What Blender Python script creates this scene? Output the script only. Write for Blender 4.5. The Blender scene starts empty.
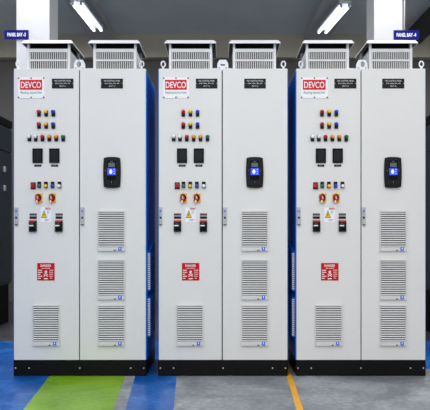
import bpy, bmesh, math, random
from mathutils import Vector, Matrix
random.seed(4)
S = bpy.context.scene
COL = S.collection
PI = math.pi

# ------------------------------------------------------------------ camera
F = 667.0                 # focal length in pixels of the 430 px wide frame
D0 = 4.6                  # camera to the fronts of the panels
CH = 1.0074               # eye height
VX, VY = 222.0, 230.0     # vanishing point of the depth lines
HS = [0.0]                 # how far the thing being built stands off the door fronts
def PX(x, d=None): return (x - VX) * (d or D0-HS[0]) / F
def PZ(y, d=None): return CH - (y - VY) * (d or D0-HS[0]) / F
def standing_off(h):
    def deco(fn):
        def g(*a, **k):
            HS[0] = h
            try: return fn(*a, **k)
            finally: HS[0] = 0.0
        return g
    return deco
SC = D0 / F

cd = bpy.data.cameras.new('camera'); cam = bpy.data.objects.new('camera', cd); COL.objects.link(cam)
cam.location = (0, -D0, CH); cam.rotation_euler = (PI/2, 0, 0)
cd.sensor_width = 36; cd.lens = F/430*36
cd.shift_x = -(VX-215)/430; cd.shift_y = (VY-205)/430
S.camera = cam

# ------------------------------------------------------------------ materials
def srgb(r, g, b):
    f = lambda c: (c/255/12.92 if c/255 <= .04045 else ((c/255+.055)/1.055)**2.4)
    return (f(r), f(g), f(b), 1)
def mat(name, c, rough=.5, metal=0, emit=0, noise=0, nscale=20, bump=0, spec=.5, coat=0):
    m = bpy.data.materials.new(name); m.use_nodes = True
    nt = m.node_tree; b = nt.nodes['Principled BSDF']
    b.inputs['Base Color'].default_value = c
    b.inputs['Roughness'].default_value = rough
    b.inputs['Metallic'].default_value = metal
    b.inputs['Specular IOR Level'].default_value = spec
    b.inputs['Coat Weight'].default_value = coat
    if emit:
        b.inputs['Emission Color'].default_value = c
        b.inputs['Emission Strength'].default_value = emit
    if noise or bump:
        tc = nt.nodes.new('ShaderNodeTexCoord')
        n = nt.nodes.new('ShaderNodeTexNoise'); n.inputs['Scale'].default_value = nscale
        n.inputs['Detail'].default_value = 6; n.inputs['Roughness'].default_value = .6
        nt.links.new(tc.outputs['Object'], n.inputs['Vector'])
        if noise:
            r = nt.nodes.new('ShaderNodeValToRGB')
            r.color_ramp.elements[0].position = .3; r.color_ramp.elements[1].position = .7
            r.color_ramp.elements[0].color = tuple(x*(1-noise) for x in c[:3]) + (1,)
            r.color_ramp.elements[1].color = tuple(min(1, x*(1+noise)) for x in c[:3]) + (1,)
            nt.links.new(n.outputs['Fac'], r.inputs['Fac'])
            nt.links.new(r.outputs['Color'], b.inputs['Base Color'])
        if bump:
            bp = nt.nodes.new('ShaderNodeBump'); bp.inputs['Strength'].default_value = bump; bp.inputs['Distance'].default_value = .002
            nt.links.new(n.outputs['Fac'], bp.inputs['Height']); nt.links.new(bp.outputs['Normal'], b.inputs['Normal'])
    return m

def floor_mat(name, c, dust, amount, rough, sc=2.2):
    """painted or bare concrete: the colour with cloudy dusty wear in it"""
    m = bpy.data.materials.new(name); m.use_nodes = True
    nt = m.node_tree; L = nt.links.new; b = nt.nodes['Principled BSDF']
    tc = nt.nodes.new('ShaderNodeTexCoord')
    n1 = nt.nodes.new('ShaderNodeTexNoise'); n1.inputs['Scale'].default_value = sc
    n1.inputs['Detail'].default_value = 9; n1.inputs['Roughness'].default_value = .68; n1.inputs['Distortion'].default_value = .6
    n2 = nt.nodes.new('ShaderNodeTexNoise'); n2.inputs['Scale'].default_value = sc*14; n2.inputs['Detail'].default_value = 5
    for n in (n1, n2): L(tc.outputs['Object'], n.inputs['Vector'])
    ad = nt.nodes.new('ShaderNodeMix'); ad.data_type = 'FLOAT'; ad.inputs[0].default_value = .3
    L(n1.outputs['Fac'], ad.inputs[2]); L(n2.outputs['Fac'], ad.inputs[3])
    r = nt.nodes.new('ShaderNodeValToRGB')
    e = r.color_ramp.elements
    e[0].position = .40; e[0].color = tuple(x*.68 for x in c[:3]) + (1,)
    e[1].position = .62; e[1].color = tuple(a*(1-amount) + d*amount for a, d in zip(c[:3], dust[:3])) + (1,)
    k = e.new(.5); k.color = c
    L(ad.outputs[0], r.inputs['Fac']); L(r.outputs['Color'], b.inputs['Base Color'])
    mr = nt.nodes.new('ShaderNodeMapRange'); mr.inputs['To Min'].default_value = rough-.08; mr.inputs['To Max'].default_value = rough+.14
    L(n1.outputs['Fac'], mr.inputs['Value']); L(mr.outputs['Result'], b.inputs['Roughness'])
    bp = nt.nodes.new('ShaderNodeBump'); bp.inputs['Strength'].default_value = .12; bp.inputs['Distance'].default_value = .004
    L(n2.outputs['Fac'], bp.inputs['Height']); L(bp.outputs['Normal'], b.inputs['Normal'])
    return m

M = dict(
    white=mat('white_powder_coat', srgb(222, 222, 221), .45, noise=.012, nscale=3, bump=.04),
    vent=mat('vent_white', srgb(222, 223, 225), .45),
    slat=mat('slat_plastic', srgb(214, 214, 213), .5),
    filt=mat('filter_grey', srgb(80, 80, 80), .9, noise=.25, nscale=160),
    mesh=mat('grille_dark', srgb(44, 44, 44), .8, noise=.5, nscale=60),
    blue=mat('blue_powder_coat', srgb(0, 104, 202), .42, spec=.2, noise=.03, nscale=6),
    black=mat('black_plastic', srgb(13, 13, 15), .45, spec=.22),
    matt=mat('black_rubber', srgb(9, 9, 10), .8, spec=.15),
    plinth=mat('black_plinth_paint', srgb(8, 8, 9), .5, noise=.2, nscale=5, spec=.15),
    zinc=mat('zinc_steel', srgb(188, 192, 198), .38, metal=.75),
    galv=mat('painted_steel_light', srgb(226, 229, 234), .42),
    grey=mat('grey_plastic', srgb(176, 177, 181), .4, metal=.2),
    dgrey=mat('dark_grey_plastic', srgb(62, 64, 68), .5),
    red=mat('red_lens', srgb(196, 22, 30), .35, spec=.3),
    amber=mat('amber_lens', srgb(240, 150, 12), .35, spec=.3),
    yellow=mat('yellow_lens', srgb(240, 186, 14), .35, spec=.3),
    bluel=mat('blue_lens', srgb(6, 72, 190), .35, spec=.3),
    green=mat('green_lens', srgb(8, 112, 72), .35, spec=.3),
    clear=mat('white_lens', srgb(228, 232, 236), .25, coat=.4),
    signred=mat('sign_red', srgb(214, 24, 36), .45, spec=.2),
    dred=mat('danger_red', srgb(196, 8, 14), .45, spec=.2),
    signwhite=mat('sign_white', srgb(238, 239, 244), .4),
    signgrey=mat('sign_print_grey', srgb(150, 152, 158), .5),
    signgreen=mat('sign_green', srgb(24, 132, 76), .5),
    signyellow=mat('sign_yellow', srgb(240, 206, 8), .45, spec=.2),
    signblue=mat('sign_blue', srgb(4, 8, 122), .45, spec=.2),
    platetext=mat('engraved_text', srgb(205, 206, 208), .5),
    yplate=mat('switch_yellow', srgb(244, 168, 12), .4, spec=.2),
    lcd=mat('lcd_dark', srgb(8, 13, 26), .3, spec=.2),
    lcdg=mat('lcd_green_grey', srgb(66, 88, 88), .2),
    blues=mat('blue_screen', srgb(20, 66, 240), .2, emit=.3),
    screenw=mat('screen_white', srgb(215, 222, 250), .3, emit=.3),
    cyan=mat('cyan_led', srgb(50, 130, 150), .3, emit=.25),
    purple=mat('emblem_purple', srgb(120, 70, 200), .4),
    lblue=mat('emblem_light_blue', srgb(120, 190, 225), .4),
    embl=mat('emblem_blue', srgb(26, 92, 225), .35),
    wall=mat('wall_paint', srgb(176, 171, 160), .85, noise=.06, nscale=2),
    wallside=mat('side_wall_paint', srgb(150, 148, 144), .85, noise=.06, nscale=2),
    dado=mat('wall_dado', srgb(92, 91, 92), .8, noise=.06, nscale=2),
    ceil=mat('ceiling_paint', srgb(212, 222, 230), .85, noise=.05, nscale=1.5),
    beam=mat('beam_paint', srgb(188, 191, 196), .8, noise=.05, nscale=2),
    dbeam=mat('dark_steel', srgb(52, 53, 55), .6),
    column=mat('column_white', srgb(214, 215, 218), .6, noise=.02, nscale=4),
    tube=mat('fluorescent_tube', srgb(235, 240, 255), .3, emit=2.4),
    bgpanel=mat('blue_grey_enamel', srgb(48, 56, 68), .5, noise=.05, nscale=4),
    reflector=mat('reflector_white', srgb(120, 126, 146), .6),
    under=mat('canopy_inner_shade', srgb(78, 80, 84), .8),
    pipe=mat('grey_conduit', srgb(120, 122, 126), .5),
    f_blue=floor_mat('floor_blue_epoxy', srgb(4, 88, 172), srgb(84, 140, 200), .6, .3, 2.6),
    f_green=floor_mat('floor_green_epoxy', srgb(118, 166, 20), srgb(156, 192, 80), .4, .3),
    f_grey=floor_mat('floor_bare_concrete', srgb(132, 137, 143), srgb(176, 180, 184), .8, .36),
    f_dark=floor_mat('floor_shaded_concrete', srgb(62, 64, 67), srgb(88, 90, 93), .5, .4),  # bare concrete at the rear, its shade put into the colour
    f_yellow=floor_mat('floor_yellow_line', srgb(236, 168, 24), srgb(214, 172, 80), .5, .4, 6),
)

# ------------------------------------------------------------------ mesh helpers (world coordinates)
class MB:
    def __init__(s): s.bm = bmesh.new(); s.mats = []
    def mi(s, m):
        if m not in s.mats: s.mats.append(m)
        return s.mats.index(m)
    def _merge(s, b, m, smooth=False):
        i = s.mi(m); mp = {}
        for v in b.verts: mp[v] = s.bm.verts.new(v.co)
        for f in b.faces:
            try: nf = s.bm.faces.new([mp[v] for v in f.verts])
            except ValueError: continue
            nf.material_index = i; nf.smooth = smooth
        b.free(); return s
    def box(s, x0, x1, y0, y1, z0, z1, m='white', bev=0, rot=None, seg=2):
        b = bmesh.new(); bmesh.ops.create_cube(b, size=1)
        for v in b.verts:
            v.co = Vector((x0+(v.co.x+.5)*(x1-x0), y0+(v.co.y+.5)*(y1-y0), z0+(v.co.z+.5)*(z1-z0)))
        if bev: bmesh.ops.bevel(b, geom=b.edges[:], offset=bev, segments=seg, profile=.5, affect='EDGES')
        if rot:
            c = Vector(((x0+x1)/2, (y0+y1)/2, (z0+z1)/2)); R = Matrix.Rotation(rot[1], 3, rot[0])
            for v in b.verts: v.co = c + R @ (v.co-c)
        return s._merge(b, m)
    def lathe(s, c, axis, prof, m, n=20, smooth=True, sx=1, sz=1):
        """prof: (radius, distance along axis); axis 'y-' points to the viewer, 'z' up, 'x' right"""
        b = bmesh.new(); rings = []
        def pt(r, a, t):
            u, w = r*math.cos(a)*sx, r*math.sin(a)*sz
            if axis == 'y-': return (c[0]+u, c[1]-t, c[2]+w)
            if axis == 'z': return (c[0]+u, c[1]+w, c[2]+t)
            return (c[0]+t, c[1]+u, c[2]+w)
        for r, t in prof:
            if r < 1e-6: rings.append([b.verts.new(pt(0, 0, t))])
            else: rings.append([b.verts.new(pt(r, 2*PI*k/n, t)) for k in range(n)])
        for A, B in zip(rings, rings[1:]):
            for k in range(n):
                q = [A[k % len(A)], A[(k+1) % len(A)], B[(k+1) % len(B)], B[k % len(B)]]
                u = []
                for v in q:
                    if v not in u: u.append(v)
                if len(u) > 2: b.faces.new(u)
        for R in (rings[0], rings[-1]):
            if len(R) > 2: b.faces.new(R)
        bmesh.ops.recalc_face_normals(b, faces=b.faces[:])
        i = s.mi(m); mp = {}
        for v in b.verts: mp[v] = s.bm.verts.new(v.co)
        for f in b.faces:
            nf = s.bm.faces.new([mp[v] for v in f.verts]); nf.material_index = i; nf.smooth = smooth and len(f.verts) < 5
        b.free(); return s
    def torus(s, c, rx, rz, r, m, n=28, k=10, yaw=0):
        b = bmesh.new(); R = []
        for i in range(n):
            a = 2*PI*i/n; ring = []
            for j in range(k):
                t = 2*PI*j/k
                p = Vector(((rx+r*math.cos(t))*math.cos(a), r*math.sin(t), (rz+r*math.cos(t))*math.sin(a)))
                p = Matrix.Rotation(yaw, 3, 'Z') @ p
                ring.append(b.verts.new(Vector(c)+p))
            R.append(ring)
        for i in range(n):
            for j in range(k):
                b.faces.new((R[i][j], R[(i+1) % n][j], R[(i+1) % n][(j+1) % k], R[i][(j+1) % k]))
        bmesh.ops.recalc_face_normals(b, faces=b.faces[:])
        return s._merge(b, m, True)
    def curve(s, cu, mtx, m):
        o = bpy.data.objects.new('tmp', cu); COL.objects.link(o)
        me = bpy.data.meshes.new_from_object(o, depsgraph=bpy.context.evaluated_depsgraph_get())
        b = bmesh.new(); b.from_mesh(me)
        for v in b.verts: v.co = mtx(v.co)
        bpy.data.objects.remove(o); bpy.data.meshes.remove(me); bpy.data.curves.remove(cu)
        bmesh.ops.remove_doubles(b, verts=b.verts[:], dist=1e-6)
        return s._merge(b, m)
    def prism(s, outlines, y0, y1, m, bev=0):
        """outlines in (x, z), holes allowed, front at y0, back at y1"""
        cu = bpy.data.curves.new('tmp', 'CURVE'); cu.dimensions = '2D'; cu.fill_mode = 'BOTH'
        cu.extrude = (y1-y0)/2 - bev; cu.bevel_depth = bev; cu.bevel_resolution = 2
        if bev: cu.offset = -bev
        cx = sum(p[0] for p in outlines[0])/len(outlines[0]); cz = sum(p[1] for p in outlines[0])/len(outlines[0])
        for ol in outlines:
            sp = cu.splines.new('POLY'); sp.points.add(len(ol)-1); sp.use_cyclic_u = True
            for q, p in zip(sp.points, ol): q.co = (p[0]-cx, p[1]-cz, 0, 1)
        return s.curve(cu, lambda v: Vector((v.x+cx, (y0+y1)/2 - v.z, v.y+cz)), m)
    def text(s, t, cx, cz, y, w, h, m, bold=0, shear=0, th=.0004):
        """lettering facing the viewer, fitted in a w x h box"""
        cu = bpy.data.curves.new('tmp', 'FONT'); cu.body = t; cu.size = 1; cu.shear = shear; cu.extrude = .01; cu.offset = bold
        cu.align_x = 'CENTER'; cu.resolution_u = 3
        o = bpy.data.objects.new('tmp', cu); COL.objects.link(o)
        me = bpy.data.meshes.new_from_object(o, depsgraph=bpy.context.evaluated_depsgraph_get())
        xs = [v.co.x for v in me.vertices]; ys = [v.co.y for v in me.vertices]
        bpy.data.objects.remove(o); bpy.data.meshes.remove(me)
        x0, x1, y0_, y1_ = min(xs), max(xs), min(ys), max(ys)
        def f(v): return Vector((cx+((v.x-x0)/(x1-x0)-.5)*w, y-(v.z+.01)/.02*th, cz+((v.y-y0_)/(y1_-y0_)-.5)*h))
        return s.curve(cu, f, m)
    def build(s, name, parent=None, kind=None, label=None):
        vs = [v.co for v in s.bm.verts]
        lo = Vector((min(v.x for v in vs), min(v.y for v in vs), min(v.z for v in vs)))
        hi = Vector((max(v.x for v in vs), max(v.y for v in vs), max(v.z for v in vs)))
        c = (lo+hi)/2
        if parent is None and kind is None: c.z = lo.z
        for v in s.bm.verts: v.co -= c
        me = bpy.data.meshes.new(name); s.bm.to_mesh(me); s.bm.free()
        for m in s.mats: me.materials.append(M[m])
        o = bpy.data.objects.new(name, me); COL.objects.link(o)
        W[o.name] = c.copy()
        if parent:
            o.parent = parent; o.location = c - W[parent.name]
        else: o.location = c
        if kind: o['kind'] = kind
        if label: o['label'] = label
        return o
W = {}
def thing(name, loc, label, cat, group=None):
    o = bpy.data.objects.new(name, None); COL.objects.link(o); o.empty_display_size = .1
    o.location = loc; W[o.name] = Vector(loc)
    tag(o, label, cat, group); return o
def tag(o, label, cat, group=None):
    o['label'] = label; o['category'] = cat
    if group: o['group'] = group
def rrect(x0, x1, z0, z1, r, n=5):
    P = []
    for cx, cz, a in ((x1-r, z1-r, 0), (x0+r, z1-r, 90), (x0+r, z0+r, 180), (x1-r, z0+r, 270)):
        for k in range(n+1):
            t = math.radians(a+90*k/n); P.append((cx+r*math.cos(t), cz+r*math.sin(t)))
    return P
def ell(cx, cz, rx, rz, n=24): return [(cx+rx*math.cos(2*PI*k/n), cz+rz*math.sin(2*PI*k/n)) for k in range(n)]

# ------------------------------------------------------------------ the room
XL, XR, YF, YB, H = -3.7, 3.7, -8.0, 4.73, 3.7
def lx(p0, p1, y): return p0 + (p1-p0)*(y+.044)/(-.823)       # a painted edge through its points at y=-.044 and y=-.867
EDGES = [(-1.186, -1.114), (-.6646, -.6117), (-.5963, -.5406), (-.3108, -.2714), (.445, .417), (.482, .456)]
fl = MB()
def quad(a, b, c, d, m):
    f = fl.bm.faces.new([fl.bm.verts.new((p[0], p[1], 0)) for p in (a, b, c, d)]); f.material_index = fl.mi(m)
YP = 1.45
xs = lambda y: [XL] + [lx(a, b, y) for a, b in EDGES] + [XR]
n_, f_ = xs(YF), xs(YP)
for k, m in enumerate(('f_blue', 'f_green', 'f_grey', 'f_blue', 'f_grey', 'f_yellow')):
    quad((n_[k], YF), (n_[k+1], YF), (f_[k+1], YP), (f_[k], YP), m)
YG = .22; xg = xs(YG)[6]
quad((n_[6], YF), (XR, YF), (XR, YG), (xg, YG), 'f_grey')
quad((xg, YG), (1.38, YG), (1.38, YP), (f_[6], YP), 'f_grey')
quad((1.38, YG), (XR, YG), (XR, YP), (1.38, YP), 'f_blue')
quad((XL, YP), (XR, YP), (XR, YB), (XL, YB), 'f_dark')
fl.build('floor', kind='structure')
MB().box(XL-.1, XR+.1, YF, YB+.1, H, H+.12, 'ceil').build('ceiling', kind='structure')
MB().box(XL-.1, XR+.1, YB, YB+.1, 0, H, 'dado').build('wall_back', kind='structure')
MB().box(XL-.1, XL, YF, YB, 0, H, 'wallside').build('wall_left', kind='structure')
MB().box(XR, XR+.1, YF, YB, 0, H, 'wallside').build('wall_right', kind='structure')
MB().box(XL, XR, YB-.16, YB, 3.38, H, 'wall', .004).build('trim_1', kind='structure')
# two shallow beams along the ceiling, a dark steel beam on the right
MB().box(-1.80, -1.47, -1.0, YB-.16, 3.6, H, 'beam', .004).build('trim_2', kind='structure')
MB().box(1.13, 1.46, -1.0, YB-.16, 3.6, H, 'beam', .004).build('trim_3', kind='structure')
MB().box(2.50, 2.72, -1.0, YB-.16, 3.56, H, 'dbeam', .004).build('trim_4', kind='structure')
# columns behind the panels
dc = 5.72
def column(x0, x1, depth):
    MB().box(PX(x0, dc), PX(x1, dc), dc-D0, dc-D0+depth, 0, H, 'column', .006).build('column', kind='structure')
column(16.2, 49.5, .30)
column(374, 402.6, .30)
pm = MB().lathe((PX(405.6, dc), dc-D0+.06, 0), 'z', [(.011, 0), (.011, H)], 'pipe', 12)
for z in (.8, 1.9, 3.0): pm.box(PX(402.6, dc), PX(405.6, dc)+.016, dc-D0+.044, dc-D0+.076, z, z+.02, 'pipe', .002)
tag(pm.build('conduit'), 'thin grey conduit pipe running up the side of the right white column', 'pipe')

def bay_sign(x0, x1, y0, y1, t, label):
    d = dc-.012; Y = d-D0
    th = thing('bay_sign', (PX((x0+x1)/2, d), Y, PZ(y1, d)), label, 'sign', 'blue bay signs on the columns')
    b = MB().box(PX(x0, d), PX(x1, d), Y, dc-D0-.0005, PZ(y1, d), PZ(y0, d), 'signblue', .002).build('board', th)
    MB().text(t, PX((x0+x1)/2, d), PZ((y0+y1)/2, d), Y-.0004, (x1-x0)*.80*d/F, (y1-y0)*.46*d/F, 'signwhite', .03).build('lettering', th, label='white lettering')
    fr = MB(); o = .004
    X0, X1, Z0, Z1 = PX(x0, d), PX(x1, d), PZ(y1, d), PZ(y0, d)
    fr.prism([[(X0-o, Z0-o), (X1+o, Z0-o), (X1+o, Z1+o), (X0-o, Z1+o)], [(X0+o, Z0+o), (X1-o, Z0+o), (X1-o, Z1-o), (X0+o, Z1-o)]], Y-.003, Y+.006, 'signblue')
    fr.build('frame', th)
bay_sign(5.0, 28.0, 30.5, 38.7, 'PANEL BAY -3', 'small dark blue sign reading PANEL BAY -3 on the left white column')
bay_sign(394.2, 418.6, 30.7, 39.1, 'PANEL BAY -4', 'small dark blue sign reading PANEL BAY -4 on the right white column')

# fluorescent fittings hanging under the beams
def fitting(a, b, label, side):
    """a, b: ends of the fitting (x, y in plan), bottom of the tray at zt"""
    zt = 3.545
    A, B = Vector((a[0], a[1], 0)), Vector((b[0], b[1], 0)); u = (B-A).normalized(); n = Vector((u.y, -u.x, 0)); L = (B-A).length
    C = (A+B)/2
    th = thing('fluorescent_light', (C.x, C.y, zt), label, 'ceiling light', 'twin tube fluorescent lights under the ceiling')
    def ori(mb):
        for v in mb.bm.verts:
            q = v.co.copy(); v.co = Vector((C.x, C.y, 0)) + u*q.y + n*q.x + Vector((0, 0, q.z))
        return mb
    h = MB().box(-.07, .07, -L/2-.03, L/2+.03, zt+.025, 3.602, 'vent', .004)
    ori(h).build('housing', th)
    r = MB()
    for s in (-1, 1): r.box(s*.052-.036, s*.052+.036, -L/2-.02, L/2+.02, zt+.022, zt+.025, 'reflector', rot=('Y', s*.5))
    ori(r).build('reflector', th)
    for s in (-1, 1):
        t = MB().lathe((s*.046, 0, zt-.004), 'y-', [(.0165, -L/2), (.0165, L/2)], 'tube', 14)
        to = ori(t).build('tube', th, label='glowing white tube')
        for e in (-1, 1):
            k = MB().box(s*.046-.012, s*.046+.012, e*(L/2+.012)-.011, e*(L/2+.012)+.011, zt-.02, zt+.03, 'grey', .003)
            ori(k).build('lamp_holder', th)
def ceil_pt(x, y, z=3.54):
    d = F*(z-CH)/(VY-y); return ((x-VX)*d/F, d-D0)
fitting(ceil_pt(77.2, 4.2), ceil_pt(97.6, 30.5), 'lit twin tube ceiling light above the left panel, beside the left column', 1)
fitting(ceil_pt(344.6, 6.6), ceil_pt(322.4, 32.5), 'lit twin tube ceiling light above the right panel', -1)

# cabinets standing further back at either side
def back_cabinet(x0, x1, y0, y1, top, face, label):
    """face: +1 looks right, -1 looks left"""
    th = thing('switchgear_cabinet', ((x0+x1)/2, (y0+y1)/2, 0), label, 'cabinet', 'grey cabinets in the background')
    MB().box(x0+.02, x1-.02, y0+.01, y1-.01, 0, .42, 'plinth', .004).build('plinth', th)
    MB().box(x0, x1, y0, y1, .42, top-.08, 'bgpanel', .006).build('body', th)
    MB().box(x0-.015, x1+.015, y0-.01, y1+.01, top-.08, top, 'black', .006).build('top_cap', th)
    X = x1 if face > 0 else x0; fx = lambda a, b: (min(X+face*a, X+face*b), max(X+face*a, X+face*b))
    dh = (y0+y1)/2
    for z0, z1, nm in ((.45, top-.36, 'door'), (top-.35, top-.10, 'header_door')):
        d = MB().box(*fx(0, .016), y0+.012, y1-.012, z0, z1, 'bgpanel', .004).build('door' if nm == 'door' else 'header_panel', th)
        if nm == 'door':
            lv = MB()
            for k in range(14): lv.box(*fx(.016, .022), dh-.12, dh+.12, .62+k*.028, .632+k*.028, 'dgrey', rot=('Y', .3))
            lv.build('louvers', d)
            for z in (1.62, 1.42):
                MB().box(*fx(.016, .034), y1-.30, y1-.25, z, z+.06, 'grey', .006).build('knob', d)
back_cabinet(-2.95, -2.325, 1.84, 2.74, 2.2, 1, 'dark blue-grey cabinet with black plinth standing behind, at the left edge')
back_cabinet(2.02, 2.62, 1.7, 2.6, 2.12, -1, 'dark blue-grey cabinet standing behind, past the right panel')

# ------------------------------------------------------------------ control panels
zt_ = lambda y: PZ(y)
DY = 0.0                                    # door fronts
def flat(mb, x0, x1, y0, y1, m, depth, base=0.0, bev=0):
    return mb.box(PX(x0), PX(x1), DY-base-depth, DY-base, PZ(y1), PZ(y0), m, bev)

def eye_bolt(cab, x, yaw):
    d = D0+.06; mb = MB()
    zc = PZ(64.2, d); zb = PZ(68.5)
    mb.torus((PX(x, d), .06, zc),   .0142, .0195, .0052, 'galv', yaw=yaw)
    mb.lathe((PX(x, d), .06, zb-.001), 'z', [(.016, 0), (.016, .006), (.008, .010), (.007, zc-zb-.016)], 'galv', 16)
    mb.build('lifting_eye', cab)

def bracket(cab, x, slot, lean):
    d = D0+.05; y0, y1 = .035, .060; mb = MB()
    z0 = PZ(68.5)-.0005; X = PX(x, d); w = .0385; h = .070
    out = [(X-w, z0), (X+w, z0), (X+w, z0+h*.62), (X+w*.62, z0+h), (X-w*.62, z0+h), (X-w, z0+h*.62)]
    hole = rrect(X-.016, X+.016, z0+.030, z0+.040, .0045) if slot else ell(X+lean*.004, z0+.038, .0145, .021)
    mb.prism([out, hole], y0, y1, 'galv', .002)
    mb.box(X-w, X+w, .06, .13, z0, z0+.010, 'galv', .002)
    br = mb.build('joining_bracket', cab)
    if slot:
        MB().box(X-.017, X+.017, .055, .058, z0+.028, z0+.042, 'matt').build('slot', br)
    b = MB().box(PX(x)-.085, PX(x)+.085, .10, .118, z0+.014, z0+.028, 'zinc', .002)
    for s in (-1, 1): b.box(PX(x)+s*.078-.008, PX(x)+s*.078+.008, .10, .118, z0, z0+.016, 'zinc')
    b.build('tie_bar', br)
    for s in (-1, 1):
        MB().lathe((X+s*.024, y0+.001, z0+.012), 'y-', [(.0065, 0), (.0065, .005), (.004, .007), (0, .007)], 'grey', 6, smooth=False).build('bolt', br)

def roof_vent(cab, cx):
    """louvred box under a wide rain canopy"""
    yb0, yb1 = .065, .385; db = D0+yb0; w = 21.55*db/F; X = PX(cx, db)
    z0 = PZ(68.5)-.0005; z1 = PZ(48.7, db); zc = PZ(43.6, db)
    mb = MB(); rim = .017
    # front frame with two windows
    mid0, mid1 = PZ(61.0, db), PZ(59.4, db); top = PZ(51.8, db)
    o = [(X-w, z0), (X+w, z0), (X+w, z1), (X-w, z1)]
    ww = 18.9*db/F
    hol = [[(X-ww, mid1), (X+ww, mid1), (X+ww, top), (X-ww, top)], [(X-ww, z0+.006), (X+ww, z0+.006), (X+ww, mid0), (X-ww, mid0)]]
    mb.prism([o]+hol, yb0, yb0+.012, 'vent')
    for x in (X-w, X+w-.008): mb.box(x, x+.008, yb0+.012, yb1, z0, z1, 'vent')
    mb.box(X-w, X+w, yb1-.008, yb1, z0, z1, 'vent')
    mb.box(X-w, X+w, yb0+.012, yb1, z1-.012, z1, 'vent')
    house = mb.build('roof_vent', cab)
    g = MB(); nb = 20
    for k in range(nb):
        x = X-ww+(k+.5)*2*ww/nb
        for a, b in ((mid1-.001, top+.001), (z0+.005, mid0+.001)):
            g.box(x-.0026, x+.0026, yb0+.003, yb0+.010, a, b, 'slat', rot=('Z', .35))
    g.build('slats', house)
    MB().box(X-ww-.004, X+ww+.004, yb0+.02, yb0+.03, z0+.004, top+.006, 'mesh').build('filter_mat', house)
    p = MB()
    for x in (X-w, X+w-.016):
        for y in (yb0, yb1-.016): MB().box(x, x+.016, y, y+.016, z1-.001, PZ(39.6, D0+.026)-.004, 'vent', .001).build('post', house)
    MB().box(X-w+.02, X+w-.02, yb0+.022, yb1-.03, z1-.001, PZ(39.6, D0+.026)-.005, 'matt', .004).build('gap_shade_block', house)  # black block added so the gap under the canopy reads dark
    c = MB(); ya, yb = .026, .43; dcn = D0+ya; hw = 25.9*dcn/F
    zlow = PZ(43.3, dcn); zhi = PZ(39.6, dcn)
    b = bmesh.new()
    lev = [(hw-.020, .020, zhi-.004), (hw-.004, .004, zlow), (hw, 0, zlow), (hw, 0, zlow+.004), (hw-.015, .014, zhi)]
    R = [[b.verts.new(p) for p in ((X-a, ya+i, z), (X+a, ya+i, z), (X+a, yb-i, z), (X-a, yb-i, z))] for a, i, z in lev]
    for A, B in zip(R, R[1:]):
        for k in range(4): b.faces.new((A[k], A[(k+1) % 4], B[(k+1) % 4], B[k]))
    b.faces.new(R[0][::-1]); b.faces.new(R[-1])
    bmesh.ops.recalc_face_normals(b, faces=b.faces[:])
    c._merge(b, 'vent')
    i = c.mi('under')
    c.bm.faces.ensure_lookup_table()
    for f in c.bm.faces[:4]: f.material_index = i           # inside of the hollow canopy, its shade painted as a dark colour
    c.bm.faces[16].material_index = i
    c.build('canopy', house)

@standing_off(0.014)
def louver_vent(cab, x0, x1, y0, y1):
    X0, X1, Z0, Z1 = PX(x0), PX(x1), PZ(y1), PZ(y0); fy = -.016
    a = MB(); r = .007; zb = Z0+.026; zt = Z1-.010
    a.prism([[(X0, Z0), (X1, Z0), (X1, Z1), (X0, Z1)], [(X0+.004, zb), (X1-r, zb), (X1-r, zt), (X0+.004, zt)]], fy, 0, 'slat', .0015)
    fr = a.build('filter_vent', cab)
    s = MB(); n = 16; p = (zt-zb)/n
    for k in range(n):
        z = zb+(k+.5)*p
        t = .55 if k % 4 else .2                      # every fourth blade sits flatter
        s.box(X0+.003, X1-r+.001, -.0125, -.0105, z-p*.27, z+p*.27, 'slat', rot=('X', -t))
    s.build('louvers', fr)
    MB().box(X0+.003, X1-.006, -.004, -.0005, zb-.001, zt+.001, 'filt').build('filter_mat', fr, label='grey filter mat')
    ex = PX(x1-4.8)
    e = MB().box(ex-.0115, ex+.0115, fy-.003, fy+.001, Z0+.003, Z0+.027, 'embl', .002)
    e.box(ex-.0035, ex+.0035, fy-.0036, fy-.002, Z0+.011, Z0+.024, 'signwhite')
    e.build('emblem', fr, label='small blue emblem with white centre')
    MB().box(ex-.042, ex-.028, fy-.002, fy+.001, Z0+.001, Z0+.008, 'dgrey').build('catch', fr)

LAMPC = {'red': 'red', 'yellow': 'yellow', 'blue': 'bluel', 'white': 'clear', 'amber': 'amber', 'green': 'green'}
@standing_off(0.018)
def lamp(cab, x, y, colour, button=False):
    X, Z = PX(x), PZ(y); r = .0122
    if button: pz0, pz1 = Z-.014, Z+.030
    else: pz0, pz1 = Z-.031, Z+.010
    ba = MB().box(X-.0125, X+.0125, -.010, 0, pz0, pz1, 'black', .0025)
    ba.lathe((X, -.009, Z), 'y-', [(.0135, 0), (.0135, .004), (.0125, .005)], 'black' if not button else 'dgrey', 20)
    o = ba.build('push_button' if button else 'indicator_lamp', cab, label='%s %s' % (colour, 'push button' if button else 'indicator lamp'))
    pr = [(r, .004), (r, .013), (r*.9, .017), (r*.6, .020), (0, .0215)] if not button else [(r*.93, .004), (r*.93, .013), (r*.8, .0145), (0, .0145)]
    MB().lathe((X, -.010, Z), 'y-', pr, LAMPC[colour], 20).build('lens' if not button else 'button_cap', o, label='%s %s' % (colour, 'lens' if not button else 'cap'))

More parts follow.
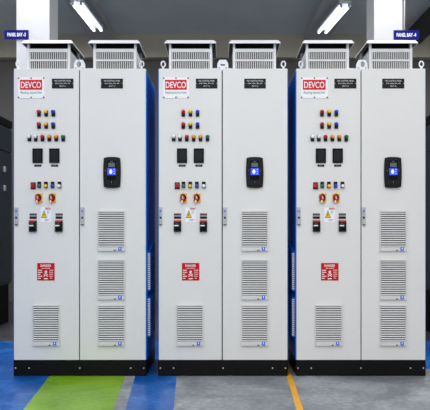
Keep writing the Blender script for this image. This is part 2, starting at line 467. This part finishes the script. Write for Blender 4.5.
@standing_off(0.024)
def estop(cab, x, y):
    X, Z = PX(x), PZ(y)
    o = MB().box(X-.0175, X+.0175, -.008, 0, Z-.0245, Z+.0235, 'black', .003).build('stop_switch', cab, label='red stop switch on black plate')
    k = MB().prism([rrect(X-.0130, X+.0130, Z-.0165, Z+.0150, .008)], -.024, -.007, 'red', .003)
    k.box(X-.004, X+.004, -.031, -.023, Z-.016, Z+.014, 'red', .002, rot=('Y', .5))
    k.build('knob', o, label='red knob')
    t = MB().box(X-.0055, X-.0042, -.0265, -.0235, Z-.012, Z+.011, 'matt')
    t.box(X+.0042, X+.0055, -.0265, -.0235, Z-.012, Z+.011, 'matt')
    t.build('groove', o, label='dark groove')

@standing_off(0.006)
def rotary(cab, x, y):
    X, Z = PX(x), PZ(y); s = SC
    P = [(-3.6, 2.2), (-2.6, 4.6), (-1.0, 4.4), (-.4, 5.2), (.8, 5.2), (1.2, 4.6), (3.8, 4.6), (3.8, -4.2), (2.4, -5.0), (.6, -5.0), (.2, -5.6), (-.8, -5.6), (-1.2, -4.6), (-2.9, -4.0), (-3.7, -2.6), (-2.6, -1.2), (-2.4, 1.2)]
    o = MB().prism([[(X+a*s, Z+b*s) for a, b in P]], -.008, 0, 'yplate', .0015).build('rotary_switch', cab, label='yellow and red rotary switch')
    MB().lathe((X+.1*s, -.0075, Z+.2*s), 'y-', [(3.0*s, 0), (3.0*s, .009), (2.7*s, .011), (0, .011)], 'black', 24, sz=1.25).build('collar', o, label='black collar')
    k = MB().prism([[(X+a*s, Z+b*s) for a, b in ((-2.2, 2.6), (-.6, 3.1), (1.1, 1.4), (2.1, -1.2), (1.0, -3.1), (-.8, -3.0), (-2.2, -1.8))]], -.028, -.018, 'dred', .003)
    k.build('handle', o, label='dark red handle')
    MB().box(X-.8*s, X+.6*s, -.0335, -.027, Z-1.4*s, Z+1.7*s, 'grey', .002, rot=('Y', -.15)).build('padlock_slot', o)
    MB().box(X-1.6*s, X-.1*s, -.032, -.010, Z-5.0*s, Z-2.4*s, 'clear', .002, rot=('Y', .12)).build('handle_tip', o, label='white handle tip')

@standing_off(0.014)
def meter(cab, x0, x1):
    y0, y1 = 148.3, 162.8
    o = flat(MB(), x0, x1, y0, y1, 'black', .012, 0, .002).build('panel_meter', cab)
    f = MB(); X0, X1, Z0, Z1 = PX(x0+.5), PX(x1-.5), PZ(y1-.5), PZ(y0+.5)
    f.prism([[(X0, Z0), (X1, Z0), (X1, Z1), (X0, Z1)], [(X0+.006, Z0+.015), (X1-.006, Z0+.015), (X1-.006, Z1-.006), (X0+.006, Z1-.006)]], -.0155, -.0115, 'matt', .001)
    f.build('bezel', o)
    flat(MB(), x0+1.3, x1-1.3, y0+1.3, y1-2.7, 'lcd', .0015, .0118).build('screen', o, label='dark screen')
    for k in range(5):
        x = x0+1.7+k*(x1-x0-3.4)/4
        flat(MB(), x-.32, x+.32, y1-2.0, y1-1.35, 'dgrey', .0025, .015, .0005).build('key', o)
    t = flat(MB(), x0+1.7, x1-1.5, 164.5, 166.5, 'black', .002, 0).build('name_tag', cab)
    MB().text('MFM-1' if x0 < 46 else 'MFM-2', PX((x0+x1)/2+.1), PZ(165.5), -.002, 3.2*SC, .9*SC, 'signgrey').build('lettering', t)

@standing_off(0.012)
def breaker(cab, x, h):
    """black module with a red top strip, its two line tag above"""
    x -= .15; x0, x1 = x-3.7, x+3.7
    t = flat(MB(), x0, x1, 213.3, 218.9, 'signgrey', .002, 0).build('function_tag', cab, label='grey tag with two black lines')
    for y0, y1 in ((213.5, 215.1), (216.6, 218.7)):
        b = flat(MB(), x0+.3, x1-.3, y0, y1, 'black', .001, .0018).build('black_strip', t)
    MB().text('INCOMER', PX(x), PZ(214.35), -.0028, 5*SC, .7*SC, 'signgrey').build('lettering', t)
    o = flat(MB(), x0, x1, 220.2, 231.8, 'black', .020, 0, .003).build('circuit_module', cab)
    flat(MB(), x0+.3, x1-.5, 220.4, 222.0, 'signred', .003, .019, .001).build('top_strip', o, label='red strip')
    flat(MB(), x-1.9, x+.6, 222.7, 223.9, 'bgpanel', .001, .0198).build('print', o)
    flat(MB(), x0+.5, x+1.2, 225.0, 226.3, 'clear', .009, .0195, .002).build('lever', o, label='pale grey lever')
    flat(MB(), x0+1.2, x1-1.2, 227.2, 230.8, 'matt', .0012, .0198).build('recess', o)

@standing_off(0.011)
def handle(cab, door, x0, x1):
    cx = (x0+x1)/2
    mb = flat(MB(), x0, x1, 207.2, 225.2, 'grey', .012, 0, .003)
    flat(mb, cx-.85, cx+.75, 210.2, 212.2, 'purple', .001, .0118)
    flat(mb, cx-.85, cx+.75, 212.2, 214.2, 'lblue', .001, .0118)
    mb.lathe((PX(cx), -.0115, PZ(217.8)), 'y-', [(.0065, 0), (.0065, .003), (.0045, .004), (0, .004)], 'black', 14)
    flat(mb, cx-.95, cx+.75, 216.6, 217.6, 'black', .002, .0115)
    flat(mb, x0+.2, x1-.2, 224.2, 225.2, 'dgrey', .003, .0105)
    mb.build('handle', door, label='slim grey swing handle with key slot')

def logo_sign(cab, x0, x1):
    y0, y1 = 77.5, 98.3; cx = (x0+x1)/2
    o = flat(MB(), x0, x1, y0, y1, 'signwhite', .003, 0, .001).build('maker_plate', cab, label='white maker plate with red logo')
    flat(MB(), x0+1.9, x1-2.2, 79.9, 89.9, 'signred', .0006, .003).build('logo_field', o, label='red logo field')
    MB().text('DEVCO', PX(cx-.15), PZ(84.95), -.0036, 20.2*SC, 6.3*SC, 'signwhite', .012).build('logo_lettering', o, label='white lettering')
    MB().text('Reaching beyond limit', PX(cx-.1), PZ(92.9), -.003, 21.6*SC, 3.4*SC, 'signgreen', .008, .35).build('slogan', o, label='green slanted lettering')
    for x in (x0+.75, cx, x1-.75):
        for y in (y0+.8, y1-.9):
            MB().lathe((PX(x), -.003, PZ(y)), 'y-', [(.0052, 0), (.0052, .003), (.003, .0045), (0, .0045)], 'dgrey', 12).build('screw', o)

def name_plate(cab, x0, x1, lines):
    y0, y1 = 78.7, 88.5; cx = (x0+x1)/2
    o = flat(MB(), x0, x1, y0, y1, 'black', .003, 0, .0008).build('name_plate', cab, label='black engraved name plate')
    for t, y, w in zip(lines, (80.9, 83.6, 86.3), (16.6, 14.8, 6.2)):
        MB().text(t, PX(cx), PZ(y), -.003, w*SC, 1.5*SC, 'platetext', .01).build('lettering', o)
    for x in (x0+.7, x1-.7): MB().lathe((PX(x), -.003, PZ(83.5)), 'y-', [(.0025, 0), (.0025, .001), (0, .0015)], 'platetext', 10).build('screw', o)

def warning_sign(cab, x0):
    x1, y0, y1 = x0+10.5, 207.3, 222.2
    o = flat(MB(), x0, x1, y0, y1, 'signwhite', .0015, 0, .0004).build('warning_sign', cab, label='white notice with yellow high voltage triangle')
    tx = x0+3.5
    def tri(c, zb, zt, w): return [(PX(c-w), PZ(zb)), (PX(c+w), PZ(zb)), (PX(c), PZ(zt))]
    MB().prism([tri(tx, 217.9, 210.1, 3.0)], -.0021, -.0014, 'black').build('triangle_border', o)
    MB().prism([tri(tx, 217.4, 211.2, 2.35)], -.0027, -.0020, 'signyellow').build('triangle', o, label='yellow triangle')
    b = [(.25, -2.6), (-.75, .3), (-.05, .3), (-.5, 2.6), (.75, -.5), (.05, -.5)]
    MB().prism([[(PX(tx+a), PZ(215.0+c)) for a, c in b]], -.0032, -.0026, 'black').build('lightning_bolt', o)
    h = flat(MB(), x0+4.7, x1-.4, 207.7, 209.6, 'signred', .0005, .0015).build('header', o, label='red header')
    MB().text('DANGER', PX(x0+7.4), PZ(208.65), -.002, 4.4*SC, 1.0*SC, 'signwhite', .01).build('lettering', o)
    tl = MB()
    for k, w in enumerate((3.2, 2.8, 2.4, 1.8)): flat(tl, x0+6.2, x0+6.2+w, 210.8+k*.95, 211.2+k*.95, 'signgrey', .0003, .0015)
    for k, w in enumerate((5.0, 3.6)): flat(tl, x0+4.2, x0+4.2+w, 219.3+k*1.1, 219.8+k*1.1, 'signgrey', .0003, .0015)
    tl.build('print', o, label='small grey print')

def danger_sign(cab, x0):
    x1, y0, y1 = x0+17.5, 263.0, 280.5; cx = (x0+x1)/2
    o = flat(MB(), x0, x1, y0, y1, 'dred', .002, 0, .0004).build('danger_sign', cab, label='red danger notice with white skull')
    MB().text('DANGER', PX(cx), PZ(265.6), -.002, 10.6*SC, 2.3*SC, 'signwhite', .02).build('heading', o, label='white lettering')
    MB().text('415 VOLTS', PX(cx), PZ(268.3), -.002, 8.0*SC, 1.2*SC, 'signwhite', .012).build('lettering', o)
    k = MB(); c = (PX(cx), PZ(272.0))
    k.prism([ell(c[0], c[1], 1.25*SC, 1.3*SC), ell(c[0]-.45*SC, c[1]-.1*SC, .25*SC, .3*SC, 10), ell(c[0]+.45*SC, c[1]-.1*SC, .25*SC, .3*SC, 10)], -.0026, -.0019, 'signwhite')
    k.box(c[0]-.7*SC, c[0]+.7*SC, -.0026, -.0019, c[1]-1.9*SC, c[1]-1.0*SC, 'signwhite')
    for s in (-1, 1):
        k.box(c[0]-2.0*SC, c[0]+2.0*SC, -.0026, -.0019, c[1]-3.5*SC, c[1]-2.9*SC, 'signwhite', rot=('Y', s*.5))
        for e in (-1, 1): k.prism([ell(c[0]+e*1.8*SC, c[1]-3.2*SC+s*.95*SC, .45*SC, .42*SC, 10)], -.0027, -.0019, 'signwhite')
    k.build('skull_and_crossbones', o, label='white skull and crossbones')
    p = MB()
    for q, (a, b) in enumerate(((1.0, 4.6), (1.0, 4.9), (1.0, 2.6), (1.0, 4.9), (1.0, 3.0))):
        flat(p, x0+a, x0+a+b*.85, 269.9+q*2.0, 270.6+q*2.0, 'signwhite', .0004, .002)
    for q, (a, b) in enumerate(((12.2, 4.4), (12.2, 3.8), (12.2, 4.0), (12.2, 3.6), (12.8, 2.2))):
        flat(p, x0+a, x0+a+b, 269.9+q*2.0, 270.35+q*2.0, 'signwhite', .0004, .002)
    flat(p, cx-1.9, cx+1.9, 278.2, 279.2, 'signwhite', .0004, .002)
    p.build('print', o, label='small white print')

@standing_off(0.024)
def keypad(cab, cx):
    y0, y1 = 156.7, 187.8; ym = (y0+y1)/2
    def barrel(k, w0, w1):
        P = []; hh = (y1-y0)/2*k; n = 12
        def w(t): return (w0+(w1-w0)*(1-t*t))*k
        for i in range(n+1):
            t = -1+2*i/n; t *= .93; P.append((cx+w(t), ym-t*hh))
        for i in range(1, 6): P.append((cx+w(.93)*(1-2*i/6)*.93, ym-hh*(.93+.07*math.sin(PI*i/6)**.4)))
        for i in range(n+1):
            t = 1-2*i/n; t *= .93; P.append((cx-w(t), ym-t*hh))
        for i in range(1, 6): P.append((cx-w(-.93)*(1-2*i/6)*.93, ym+hh*(.93+.07*math.sin(PI*i/6)**.4)))
        return [(PX(a), PZ(b)) for a, b in P]
    o = MB().prism([barrel(1, 8.0, 8.75)], -.020, 0, 'black', .005).build('drive_keypad', cab, label='black barrel shaped drive keypad')
    f = MB().prism([barrel(.86, 7.7, 8.4)], -.025, -.019, 'black', .003).build('face_plate', o)
    flat(MB(), cx-4.6, cx+4.4, 160.6, 179.9, 'matt', .001, .0248).build('display_panel', o)
    flat(MB(), cx-3.4, cx+3.2, 162.8, 167.0, 'lcdg', .0012, .0256).build('status_screen', o, label='green-grey small screen')
    flat(MB(), cx-4.2, cx+4.1, 168.1, 175.1, 'blues', .0012, .0256).build('blue_screen', o, label='lit blue screen')
    ic = MB().prism([ell(PX(cx-.9), PZ(171.6), 1.55*SC, 2.3*SC)], -.0276, -.0266, 'screenw')
    for y in (169.5, 171.5, 173.6): flat(ic, cx+2.0, cx+2.9, y-.3, y+.3, 'screenw', .0008, .0268)
    ic.build('screen_icon', o, label='white oval icon')
    for x in (cx-6.2, cx+5.7): flat(MB(), x-.6, x+.6, 169.6, 171.2, 'dgrey', .003, .024, .001).build('side_key', o)
    MB().lathe((PX(cx-.2), -.0235, PZ(182.2)), 'y-', [(.011, 0), (.011, .003), (.009, .004), (0, .004)], 'matt', 18).build('start_key', o)
    flat(MB(), cx-.5, cx+.1, 181.6, 183.0, 'cyan', .001, .0272).build('led', o, label='small cyan light')
    flat(MB(), cx-1.6, cx+1.2, 161.0, 161.9, 'dgrey', .0006, .0258).build('print', o)

def control_panel(x0, seam, x1, red, key, v1, v2, vents, logo, plates, hx, side, label, lines):
    X0, X1, XS = PX(x0), PX(x1), PX(seam)
    cab = thing('control_panel', ((X0+X1)/2, .3, 0), label, 'electrical panel', 'white two-door control panels in a row')
    zt, zb, dep = PZ(68.6), PZ(360), .60
    e = .0065
    # carcass, blue sides, roof and plinth
    b = MB().box(X0+.004, X1-.004, .024, dep-.004, zb+.004, zt-.012, 'matt')
    b.build('body', cab)
    for s, xa, xb in (('l', X0-e, X0+.006), ('r', X1-.006, X1+e)):
        sp = MB().box(xa, xb, .010, dep, zb-.002, zt-.012, 'blue', .003).build('side_panel', cab, label='blue side panel')
        if s in side:
            for ya, yb in ((252, 291), (297.5, 337)):
                d = D0+.06; za, z2 = PZ(yb, d), PZ(ya, d)
                sg = -1 if s == 'l' else 1; xf = xa if s == 'l' else xb
                xo = xf+sg*.016; b1 = bmesh.new()
                q = [(.05, za), (.40, za), (.40, z2+.07), (.05, z2)]
                A = [b1.verts.new((xf, y, z)) for y, z in q]; B = [b1.verts.new((xo, y, z)) for y, z in q]
                b1.faces.new(A); b1.faces.new(B)
                for k in range(4): b1.faces.new((A[k], A[(k+1) % 4], B[(k+1) % 4], B[k]))
                bmesh.ops.recalc_face_normals(b1, faces=b1.faces[:])
                ho = MB(); ho._merge(b1, 'blue'); h = ho.build('side_vent', sp)
                sl = MB(); n = 18
                for k in range(n):
                    z = za+.010+(k+.5)*(z2-za-.016)/n
                    sl.box(min(xo, xo+sg*.005), max(xo, xo+sg*.005), .056, .39, z-.003, z+.003, 'blue', rot=('Y', sg*.5))
                    sl.box(min(xf+sg*.003, xo+sg*.003), max(xf+sg*.003, xo+sg*.003), .044, .058, z-.0045, z+.0045, 'slat')
                sl.build('louvers', h, label='louvers with pale ends')
    MB().box(X0-.002, X1+.002, .004, dep+.002, zt-.0125, zt-.001, 'white', .003).build('roof_plate', cab)
    MB().box(X0+.006, X1-.006, dep-.004, dep+.004, zb, zt-.012, 'white').build('back_panel', cab)
    pl = MB().box(X0-.004, X1+.004, .003, dep, 0, zb-.003, 'plinth', .003).build('plinth', cab, label='black plinth')
    w = x1-x0
    for f in (.012, .115, .50, .885, .985):
        MB().lathe((PX(x0+f*w), .0035, PZ(368.2)), 'y-', [(.0055, 0), (.0055, .004), (.003, .005), (0, .005)], 'zinc', 6, smooth=False).build('bolt', pl)
    # doors
    g = .0034
    for k, (a, c) in enumerate(((X0, XS-g), (XS+g, X1))):
        d = MB().box(a, c, 0, .022, zb, zt, 'white', .0025, seg=3).build('door', cab)
        handle(cab, d, *hx[k])
    # devices on the left door
    r = red; sp = 7.15
    logo_sign(cab, *logo); name_plate(cab, *plates[0], lines); name_plate(cab, *plates[1], lines)
    for y in (111.6, 123.9):
        for k, c in enumerate(('red', 'yellow', 'blue')): lamp(cab, r+k*sp, y, c)
    for dx, c in ((-9.6, 'white'), (-3.3, 'white'), (3.5, 'red'), (10.4, 'amber'), (17.3, 'amber'), (24.3, 'green')):
        lamp(cab, r+dx, 136.6, c)
    meter(cab, r-6.3, r+3.8); meter(cab, r+10.5, r+20.7)
    estop(cab, r-6.2, 185.5)
    for dx, c in ((.2, 'green'), (6.9, 'yellow'), (13.6, 'blue'), (20.5, 'white')): lamp(cab, r+dx, 185.9, c, True)
    rotary(cab, r-.1, 198.0); rotary(cab, r+13.5, 198.0)
    warning_sign(cab, r+2.1)
    breaker(cab, r-5.6, 0); breaker(cab, r+20.4, 0)
    danger_sign(cab, r-1.3)
    louver_vent(cab, v1[0], v1[1], 304.9, 345.8)
    keypad(cab, key)
    for a, c in ((210.6, 251.0), (259.4, 299.6), (304.9, 345.8)): louver_vent(cab, v2[0], v2[1], a, c)
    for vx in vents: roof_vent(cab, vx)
    eye_bolt(cab, x0+4.4, .25); eye_bolt(cab, x1-4.0, -.1)
    bracket(cab, seam+.6 if side != 'r' else seam+.3, side == 'm', -1 if side == 'r' else 1)
    return cab

control_panel(13.9, 79.4, 145.7, 38.5, 111.7, (32.7, 59.5), (97.9, 124.8), (48.55, 114.85), (18.1, 44.5), ((51.9, 73.5), (101, 123)),
              ((14.6, 17.9), (80.6, 84.0)), 'r',
              'white two-door control panel with blue side, plinth on the green floor stripe',
              ('VSD CONTROL PANEL', '415V, 50Hz, 3PH, 4W', '(BAY-1)'))
control_panel(158.8, 222.2, 287.4, 183.2, 254.8, (176.5, 203.3), (241.6, 268.2), (190.55, 254.45), (163.1, 188.9), ((195.8, 217.4), (244.2, 265.8)),
              ((159.2, 162.0), (223.3, 226.6)), 'm',
              'white two-door control panel between the other two, at the edge of blue and grey floor',
              ('VSD CONTROL PANEL', '415V, 50Hz, 3PH, 4W', '(BAY-2)'))
control_panel(296.5, 361.1, 425.4, 322.3, 393.4, (315.4, 342.4), (380.3, 406.8), (327.4, 390.75), (300.9, 327.8), ((334.4, 356.3), (382.2, 404.2)),
              ((297.2, 300.6), (362.2, 365.5)), 'l',
              'white two-door control panel standing on bare grey floor right of the yellow line',
              ('VSD CONTROL PANEL', '415V, 50Hz, 3PH, 4W', '(BAY-3)'))

# ------------------------------------------------------------------ light
def area(name, loc, rot, sx, sy, p, col=(1, 1, 1)):
    l = bpy.data.lights.new(name, 'AREA'); l.shape = 'RECTANGLE'; l.size = sx; l.size_y = sy; l.energy = p; l.color = col
    o = bpy.data.objects.new(name, l); COL.objects.link(o); o.location = loc; o.rotation_euler = rot
for x in (-2.2, 0, 2.2):
    area('front_fill', (x, -3.6, 3.64), (0, 0, 0), .25, 5.0, 60, (1, .99, .98))  # unseen fill lights added overhead to brighten the door fronts
for x in (-1.6, 1.42):
    area('column_fill', (x, .25, 3.58), (0, 0, 0), .25, 1.3, 19, (1, .99, .97))  # added fill, no fitting there, to brighten the column fronts
for x in (-2.35, 2.2):
    area('rear_fill', (x, 2.2, 3.58), (0, 0, 0), .25, 1.3, 68, (1, .99, .97))  # added fill out of view, lifts the rear ceiling and wall
w = bpy.data.worlds.new('world'); S.world = w; w.use_nodes = True
w.node_tree.nodes['Background'].inputs[0].default_value = (1, .985, .965, 1)
w.node_tree.nodes['Background'].inputs[1].default_value = 1.45

S.view_settings.view_transform = 'Standard'; S.view_settings.look = 'None'
S.view_settings.gamma = 1; S.view_settings.use_curve_mapping = False
S.view_settings.exposure = 0.28
